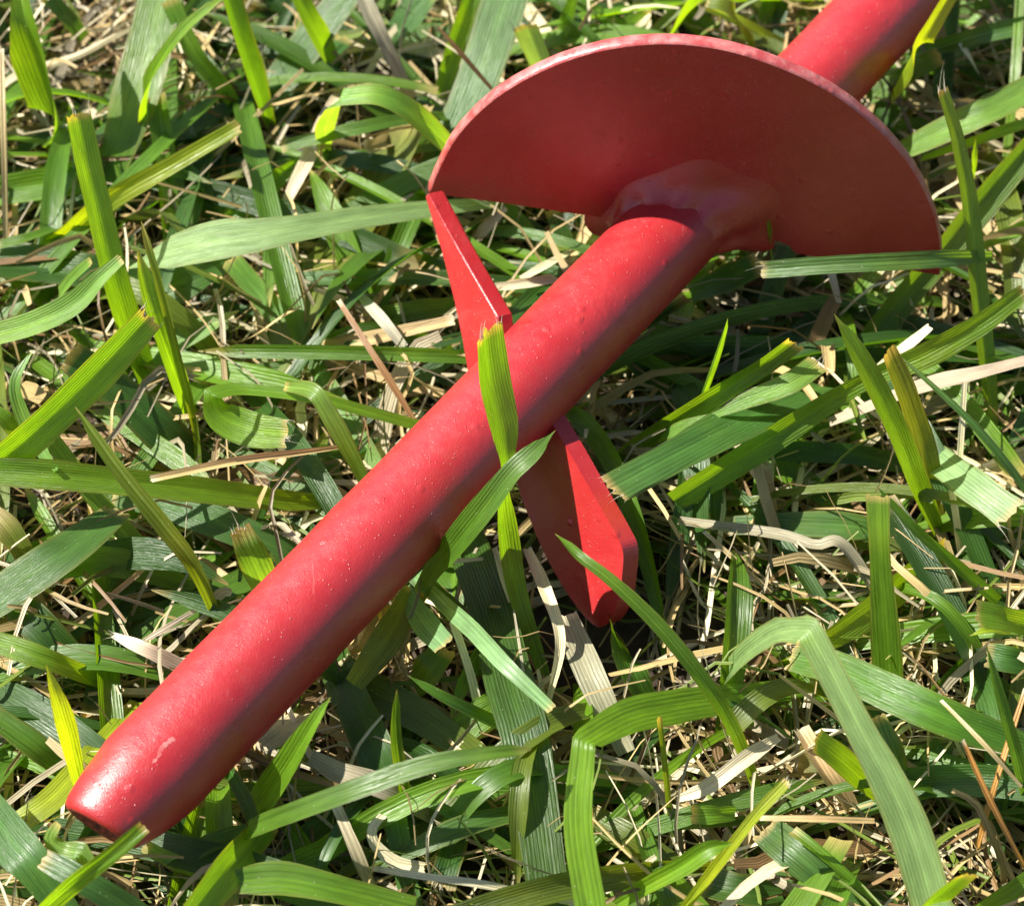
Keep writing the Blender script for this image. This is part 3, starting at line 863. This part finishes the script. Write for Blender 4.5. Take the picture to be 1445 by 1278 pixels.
blade('flat dry strip right of the widest dark blade', [(770,1028,6),(830,1060,8),(880,1090,8),(968,1128,6)], [16,19,20,16], 'grey', 'cut')
blade('yellow pointed leaf standing by the shaft tip', [(65,937,46),(80,985,41),(95,1035,33),(112,1108,19)], [5,19,26,20], 'yellow', 'point', fold=.3, roll=18)
blade('green blade at the left edge above the yellow pointed leaf', [(-22,902,19),(66,931,18),(145,962,9)], [30,32,24], 'bright', 'cut', roll=18)
blade('broad dark blade above the shaft tip at left', [(4,830,15),(70,895,14),(142,968,5)], [46,54,40], 'dark', 'cut')
blade('green blade at the left edge below the yellow pointed leaf', [(-22,1002,18),(50,1054,15),(98,1094,8)], [30,34,30], 'mid', 'cut', roll=14)
blade('pale yellowish leaf passing behind the shaft tip', [(16,1168,16),(70,1130,17),(115,1082,15),(195,990,7)], [30,38,36,30], 'yellow', 'cut', fold=.14, roll=-16)
blade('wide blue-green blade in the lower left corner', [(-30,1125,22),(15,1185,24),(50,1225,24),(100,1295,18)], [54,62,62,56], 'blue', 'cut', fold=.2, roll=-16)
blade('dark blade crossing the wide one in the lower left corner', [(62,1212,28),(125,1246,28),(200,1290,22)], [26,40,42], 'blue', 'cut', roll=10)
blade('pale curled leaf tip at the worn end of the shaft', [(82,1162,26),(72,1184,24),(92,1200,23),(118,1207,24),(112,1240,16)], [12,22,28,36,40], 'pale', 'cut', fold=.2)
blade('bright cut blade overlapping the worn end of the shaft', [(203,1166,43),(160,1202,41),(100,1247,35),(50,1292,26)], [20,25,29,28], 'bright', 'cut', fold=.3, roll=18)
blade('bright pointed blade rising right of the lower shaft', [(467,983,44),(440,1025,39),(410,1075,30),(374,1130,17),(352,1156,7)], [5,24,38,44,34], 'bright', 'point', fold=.45, roll=8)
blade('broad yellow-green blade running into the bottom edge', [(380,1156,14),(330,1215,22),(262,1300,25)], [36,52,54], 'bright', 'cut', fold=.3, roll=20)
blade('dark blade with whitish cut end under the lower shaft', [(361,1168,20),(345,1125,16),(316,1074,10)], [18,23,20], 'dark', 'fray', dry_tip=3)
blade('pale narrow blade below the shaft tip', [(205,1193,16),(245,1214,15),(292,1237,9)], [20,22,18], 'pale', 'fray')
blade('small bright pointed leaf below the middle of the flight', [(1027,449,44),(1008,503,32),(981,580,14)], [4,19,18], 'bright', 'point', fold=.35, roll=14)
blade('green blade with bright cut tip pointing at the small pointed leaf', [(1119,482,36),(1065,522,30),(990,568,23),(905,620,13),(862,646,6)], [26,29,30,30,24], 'mid', 'cut', fold=.4, roll=14)
blade('pale shredded leaf right of the shaft', [(1154,514,30),(1115,541,30),(1052,566,27),(1012,585,25),(965,602,21),(930,618,14)], [30,32,22,10,22,18], 'pale', 'fray', fold=.2)
blade('wide blue ribbed blade with frayed end by the broad cutting blade', [(866,690,30),(960,640,29),(1060,588,23),(1160,545,12)], [44,50,56,46], 'blue', 'fray', fold=.12, roll=-12)
blade('long leaf with glowing patch running from the right edge', [(1444,412,38),(1385,455,35),(1310,498,30),(1215,540,26),(1130,592,24),(1055,640,21),(950,706,14)], [26,31,36,28,40,46,44], 'bright', 'cut', fold=.3, roll=18)
blade('upright bright blade with dry tip right of centre', [(1177,443,54),(1214,510,46),(1257,596,34),(1292,682,20),(1330,768,5)], [12,30,37,40,20], 'bright', 'point', dry_tip=4, fold=.45, roll=14)
blade('brown-spotted blade sharing a root with the upright dry-tipped one', [(1252,496,42),(1281,566,32),(1307,652,19),(1332,768,4)], [28,35,38,14], 'olive', 'cut', dry_tip=3, fold=.3)
blade('whitish glossy wide blade at the right edge', [(1425,724,24),(1355,672,21),(1290,624,12)], [52,50,44], 'sheen_pale', 'fray', fold=.08, roll=-28, twist=0)
blade('thin blue-green blade descending to the right edge', [(1268,501,34),(1364,590,31),(1420,655,26),(1470,725,19)], [6,12,14,14], 'blue', 'point')
blade('dark level blade behind the upright dry-tipped one', [(1066,636,11),(1197,640,13),(1280,658,8)], [26,33,28], 'dark', 'cut')
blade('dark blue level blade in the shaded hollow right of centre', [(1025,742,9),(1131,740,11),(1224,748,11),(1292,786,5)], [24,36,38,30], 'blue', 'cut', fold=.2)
blade('upright ribbed blade with square cut tip in the right hollow', [(1239,700,46),(1242,780,38),(1248,860,27),(1254,955,12),(1257,1015,4)], [30,30,34,38,34], 'mid', 'cut', fold=.14, roll=-14, twist=0)
blade('thin dark blade slanting past the square cut blade', [(1237,686,40),(1290,745,33),(1335,785,26),(1408,848,13)], [6,15,18,22], 'mid', 'point')
blade('green leaf dipping below the square cut blade', [(1334,774,12),(1264,832,15),(1220,868,16),(1165,905,14),(1100,940,6)], [30,46,42,34,28], 'bright', 'cut', roll=14)
blade('pale leaf folded over sharply above the lower right corner', [(1326,1310,20),(1288,1180,31),(1252,1098,38),(1216,1032,43),(1180,962,48),(1142,890,53),(1098,893,43),(1055,921,26),(1018,960,7)], [52,56,50,44,44,44,27,26,22], 'sheen_pale', 'cut', fold=.3, roll=-12, twist=0, crease=5)
blade('wide ribbed green blade crossing under the sharply folded leaf', [(1118,926,12),(1178,942,16),(1264,981,20),(1347,1017,20),(1460,1060,14)], [40,50,54,54,50], 'mid', 'fray', fold=.1, roll=-14)
blade('thin pointed blue-green blade at the right edge', [(1391,908,48),(1413,990,38),(1432,1060,28),(1450,1130,16)], [4,17,22,22], 'blue', 'point', fold=.4)
blade('bright cut blade entering from the right edge', [(1378,866,34),(1420,874,31),(1480,890,22)], [36,38,36], 'bright', 'cut', roll=16)
blade('small yellow-green curl at the right edge', [(1368,897,30),(1395,889,30),(1426,892,24)], [4,10,10], 'yellow', 'point')
blade('blue ribbed blade at the right edge below the yellow curl', [(1394,925,17),(1430,932,17),(1480,945,12)], [34,40,38], 'blue', 'cut')
blade('bright stub with cut tip left of the sharply folded leaf', [(1150,1045,30),(1185,1072,24),(1236,1118,10)], [34,37,32], 'bright', 'cut', fold=.3, roll=20)
blade('blue-green blade standing behind the sharply folded leaf', [(1236,1012,22),(1254,1060,18),(1276,1125,8)], [30,42,36], 'blue', 'cut')
blade('low blue blade right of the sharply folded leaf', [(1334,1038,9),(1310,1085,9),(1284,1140,5)], [34,38,32], 'blue', 'cut')
blade('tiny cut green piece lying on the straw', [(976,1148,17),(1005,1149,17),(1037,1147,15)], [26,27,26], 'bright', 'cut', name='grass_clipping')
blade('wide dark glossy blade at the bottom right of centre', [(1080,1172,11),(1131,1212,13),(1215,1286,9)], [44,54,50], 'blue', 'cut', roll=-18)
blade('cut blade end at the bottom edge near the right corner', [(1363,1233,38),(1310,1275,30),(1270,1306,20)], [28,32,30], 'bright', 'cut', roll=16)
blade('dark blade lying at the bottom edge', [(990,1248,9),(1045,1260,10),(1105,1266,7)], [36,42,34], 'dark', 'cut')
blade('orange stem slanting to the right edge', [(1358,1044,28),(1397,1130,22),(1450,1232,12)], [7,9,9], 'orange', 'cut')
blade('orange stem crossing the other one near the right edge', [(1447,972,26),(1407,1097,20),(1378,1196,10)], [7,9,10], 'orange', 'cut')
blade('tan fibre running over the wide ribbed blade at right', [(1328,988,26),(1385,1046,27),(1442,1110,22)], [5,7,7], 'tan', 'cut')
blade('broad tan sheath on the ground left of the bright stub', [(1128,1030,15),(1164,1090,13),(1200,1146,7)], [26,32,30], 'tan', 'cut', fold=.6)
blade('long whitish curl of dry leaf on the straw', [(958,1127,12),(1000,1110,14),(1050,1072,16),(1098,1040,14)], [10,22,24,16], 'white', 'cut', fold=.5)
blade('thin yellowish stem lying level on the straw', [(1072,1154,25),(1150,1155,26),(1234,1158,22)], [7,9,9], 'tan', 'cut')
blade('withered crumpled leaf in the right hollow', [(1228,826,12),(1200,785,16),(1178,766,18),(1150,771,17),(1091,755,16),(958,736,13)], [16,18,18,16,18,16], 'grey', 'cut', fold=.5)
blade('white upright straw in the right hollow', [(1361,540,26),(1354,650,16),(1346,755,6)], [8,9,10], 'white', 'cut')
blade('short white straw near the root of the dry-tipped blade', [(1343,690,20),(1350,735,14),(1356,785,6)], [9,11,10], 'white', 'cut')
blade('long grey stem running to the right edge', [(1470,503,24),(1380,526,23),(1297,546,21),(1170,596,15)], [14,18,20,16], 'grey', 'cut')
blade('short bright straw behind the brown-spotted blade', [(1312,462,28),(1276,492,25),(1238,522,18)], [10,15,14], 'white', 'cut')
blade('brown dry leaf upright under the glowing leaf', [(1074,655,16),(1080,690,13),(1090,728,8)], [22,25,22], 'tan', 'cut')
blade('thin straw slanting in the shaded hollow', [(994,750,17),(1040,792,15),(1088,836,11)], [6,7,7], 'tan', 'cut')
blade('thin straw leaning the other way in the shaded hollow', [(1070,766,17),(1052,800,14),(1032,840,8)], [7,8,8], 'tan', 'cut')
blade('broad bright straw above the middle of the shaft', [(640,452,19),(533,476,16),(430,495,12)], [16,22,20], 'tan', 'cut', fold=.4, roll=-10)
blade('pinkish straw running to the shaft', [(436,503,8),(533,530,9),(634,558,8)], [14,17,16], 'tan', 'cut', fold=.4)
blade('brown twig crossing the two straws above the shaft', [(478,424,24),(533,510,21),(584,592,15)], [7,10,10], 'brown', 'cut')
blade('pale flat straw lying across the broad bright straw', [(506,414,17),(540,452,20),(570,490,18)], [12,17,16], 'white', 'cut')
blade('tan stem pointing at the shaft below the bent blade', [(394,646,14),(440,672,13),(496,704,9)], [12,15,14], 'tan', 'cut')
blade('long tan straw with cut end left of the shaft', [(213,677,35),(332,652,33),(420,640,28),(482,631,22)], [13,13,11,9], 'tan', 'cut', fold=.7)
blade('white dry leaf with split tip left of the lower shaft', [(160,896,17),(205,916,17),(260,942,12)], [8,20,22], 'white', 'fray')
blade('thin pale straw slanting above the lower shaft', [(204,903,20),(240,882,20),(280,858,15)], [6,8,8], 'white', 'cut')
blade('shredded white leaf end right of the lower shaft', [(372,1052,18),(395,1034,17),(425,1008,10)], [26,34,26], 'white', 'fray')
blade('white stalk in the upper right corner', [(1355,62,20),(1368,80,18),(1382,106,12)], [7,9,9], 'white', 'cut')
blade('short hollow straw stub below the slim level blade', [(514,211,17),(534,205,16),(560,196,11)], [24,25,24], 'tan', 'cut', fold=.8)
blade('white dry leaf beside the foot of the arching leaf', [(392,312,11),(415,262,15),(440,212,17),(457,165,16),(500,98,11)], [10,18,20,16,14], 'white', 'cut')
blade('grey straw in shade behind the upper cutting blade', [(712,292,15),(690,318,13),(662,346,9)], [14,18,16], 'grey', 'cut')
blade('whitish thin straw touching the shaft above its middle', [(736,394,16),(768,376,16),(806,355,11)], [9,12,11], 'white', 'cut')

# ------------------------------------------------------------------ uncountable filler: low grass and thatch
def blocked(C):
    K = np.array(KEEP_CLEAR)
    d = np.hypot(C[:, None, 0] - K[None, :, 0], C[:, None, 1] - K[None, :, 1])
    return bool(np.any((d < 5.5) & (C[:, None, 2] > K[None, :, 2] - 4.0)))

class Heap:
    def __init__(s): s.V, s.F, s.UV, s.T, s.n = [], [], [], [], 0
    def add(s, C, W, fold, R, nc, rs, ref, tint):
        V, UV = ribbon(C, W, fold, R, nc, rs, ref)
        s.V.append(V); s.UV.append(UV); s.T.append(np.repeat(np.c_[tint, np.ones(len(C))], nc, 0))
        s.F.append(strip_faces(len(C), nc, s.n)); s.n += len(V)
    def build(s, name, mat):
        return link(name, np.concatenate(s.V), np.concatenate(s.F), mat, None, (0, 0, 0), uv=np.concatenate(s.UV), tint=np.concatenate(s.T))

def spread_xy(rs, near):
    if near: return rs.uniform(-125, 125), rs.uniform(-120, 150)
    while True:
        x, y = rs.uniform(-260, 260), rs.uniform(-240, 300)
        if not (-115 < x < 115 and -110 < y < 140): return x, y

def thatch(count, far):
    rs = np.random.RandomState(5)
    H = Heap()
    cols = ['tan', 'tan', 'white', 'white', 'grey', 'tan', 'brown', 'tan', 'grey']
    for k in range(count + far):
        x, y = spread_xy(rs, k < count)
        az = rs.uniform(0, 2 * math.pi)
        L = rs.uniform(16, 75)
        n = 12
        t = np.linspace(-.5, .5, n)
        z0 = rs.uniform(.5, 8) if rs.rand() < .88 else rs.uniform(6, 14)
        el = rs.normal(0, .16) if rs.rand() < .8 else rs.uniform(.5, 1.2)
        cv = rs.normal(0, 1.3)
        d = np.array([math.cos(az), math.sin(az), 0]); e = np.array([-d[1], d[0], 0])
        C = np.array([x, y, z0])[None] + d[None] * (t * L * math.cos(el))[:, None] + e[None] * (cv * t * t * L * .6)[:, None]
        C += e[None] * (rs.uniform(0, 1.6) * np.sin(t * rs.uniform(5, 14) + rs.uniform(0, 6)))[:, None]
        C[:, 2] += t * L * math.sin(el) + rs.normal(0, 2.2) * (t * t * 4) + .4 * np.sin(t * rs.uniform(4, 12))
        C[:, 2] = np.clip(C[:, 2], .2, 19)
        if blocked(C): continue
        w = rs.choice([.5, .8, 1.3, 2.2, 3.6], p=[.42, .33, .17, .06, .02]) * rs.uniform(.8, 1.25)
        W = np.full(n, w) * (1 - .4 * np.abs(t * 2) ** 3)
        c = np.array(TINT[cols[rs.randint(len(cols))]]) * rs.uniform(.65, 1.1)
        if rs.rand() < .12: c = np.array(TINT['olive']) * 1.1
        H.add(C, W, rs.uniform(.1, .8), rs.uniform(-1.2, 1.2) + rs.normal(0, .8) * t, 4, rs, UP, np.tile(c, (n, 1)))
    o = H.build('dry_thatch', DRY)
    tag(o, 'matted dead straw lying on the soil between the grass blades', 'thatch', kind='stuff')

def low_grass(count, far):
    rs = np.random.RandomState(9)
    H = Heap()
    cols = ['mid', 'mid', 'dark', 'dark', 'mid', 'bright', 'bright', 'blue', 'dark', 'olive']
    for k in range(count + far):
        near = k < count
        x, y = spread_xy(rs, near)
        az = rs.uniform(0, 2 * math.pi)
        L = rs.uniform(22, 75) if y < 20 else rs.uniform(35, 105)
        n = 16
        t = np.linspace(0, 1, n)
        hm = rs.uniform(4, 19) if near else rs.uniform(8, 38)
        d = np.array([math.cos(az), math.sin(az), 0]); e = np.array([-d[1], d[0], 0])
        pk = rs.uniform(.35, 1.0)
        zz = hm * np.sin(np.clip(t / pk, 0, 1.7) * math.pi / 2)
        C = np.array([x, y, 0.0])[None] + d[None] * (t * L)[:, None] + e[None] * (rs.normal(0, .13) * t * t * L)[:, None]
        C[:, 2] = np.clip(zz + .5, .4, None)
        if near and blocked(C): continue
        if not near and np.any((np.abs(C[:, 0]) < 112) & (C[:, 1] > -100) & (C[:, 1] < 135) & (C[:, 2] > 15)): continue
        w = rs.uniform(1.8, 6.2)
        W = w * (.6 + .4 * np.sin(np.clip(t * 1.6, 0, 1) * math.pi / 2))
        if rs.rand() < .6: W = W * np.clip((1 - t) * L / (w * 2.5), .03, 1) ** .8
        c = np.array(TINT[cols[rs.randint(len(cols))]]) * rs.uniform(.8, 1.15)
        tt = np.tile(c, (n, 1))
        k2 = np.clip((t - .93) / .07, 0, 1)[:, None] * .7
        tt = tt * (1 - k2) + np.array(TINT['tan'])[None] * k2
        H.add(C, W, rs.uniform(.15, .6), rs.uniform(-.7, .7) + rs.normal(0, .7) * (t - .5), 6, rs, UP, tt)
    o = H.build('low_grass', LEAF)
    tag(o, 'tangled low green grass filling the gaps of the lawn', 'grass', kind='stuff')

thatch(3900, 2200)
low_grass(470, 560)
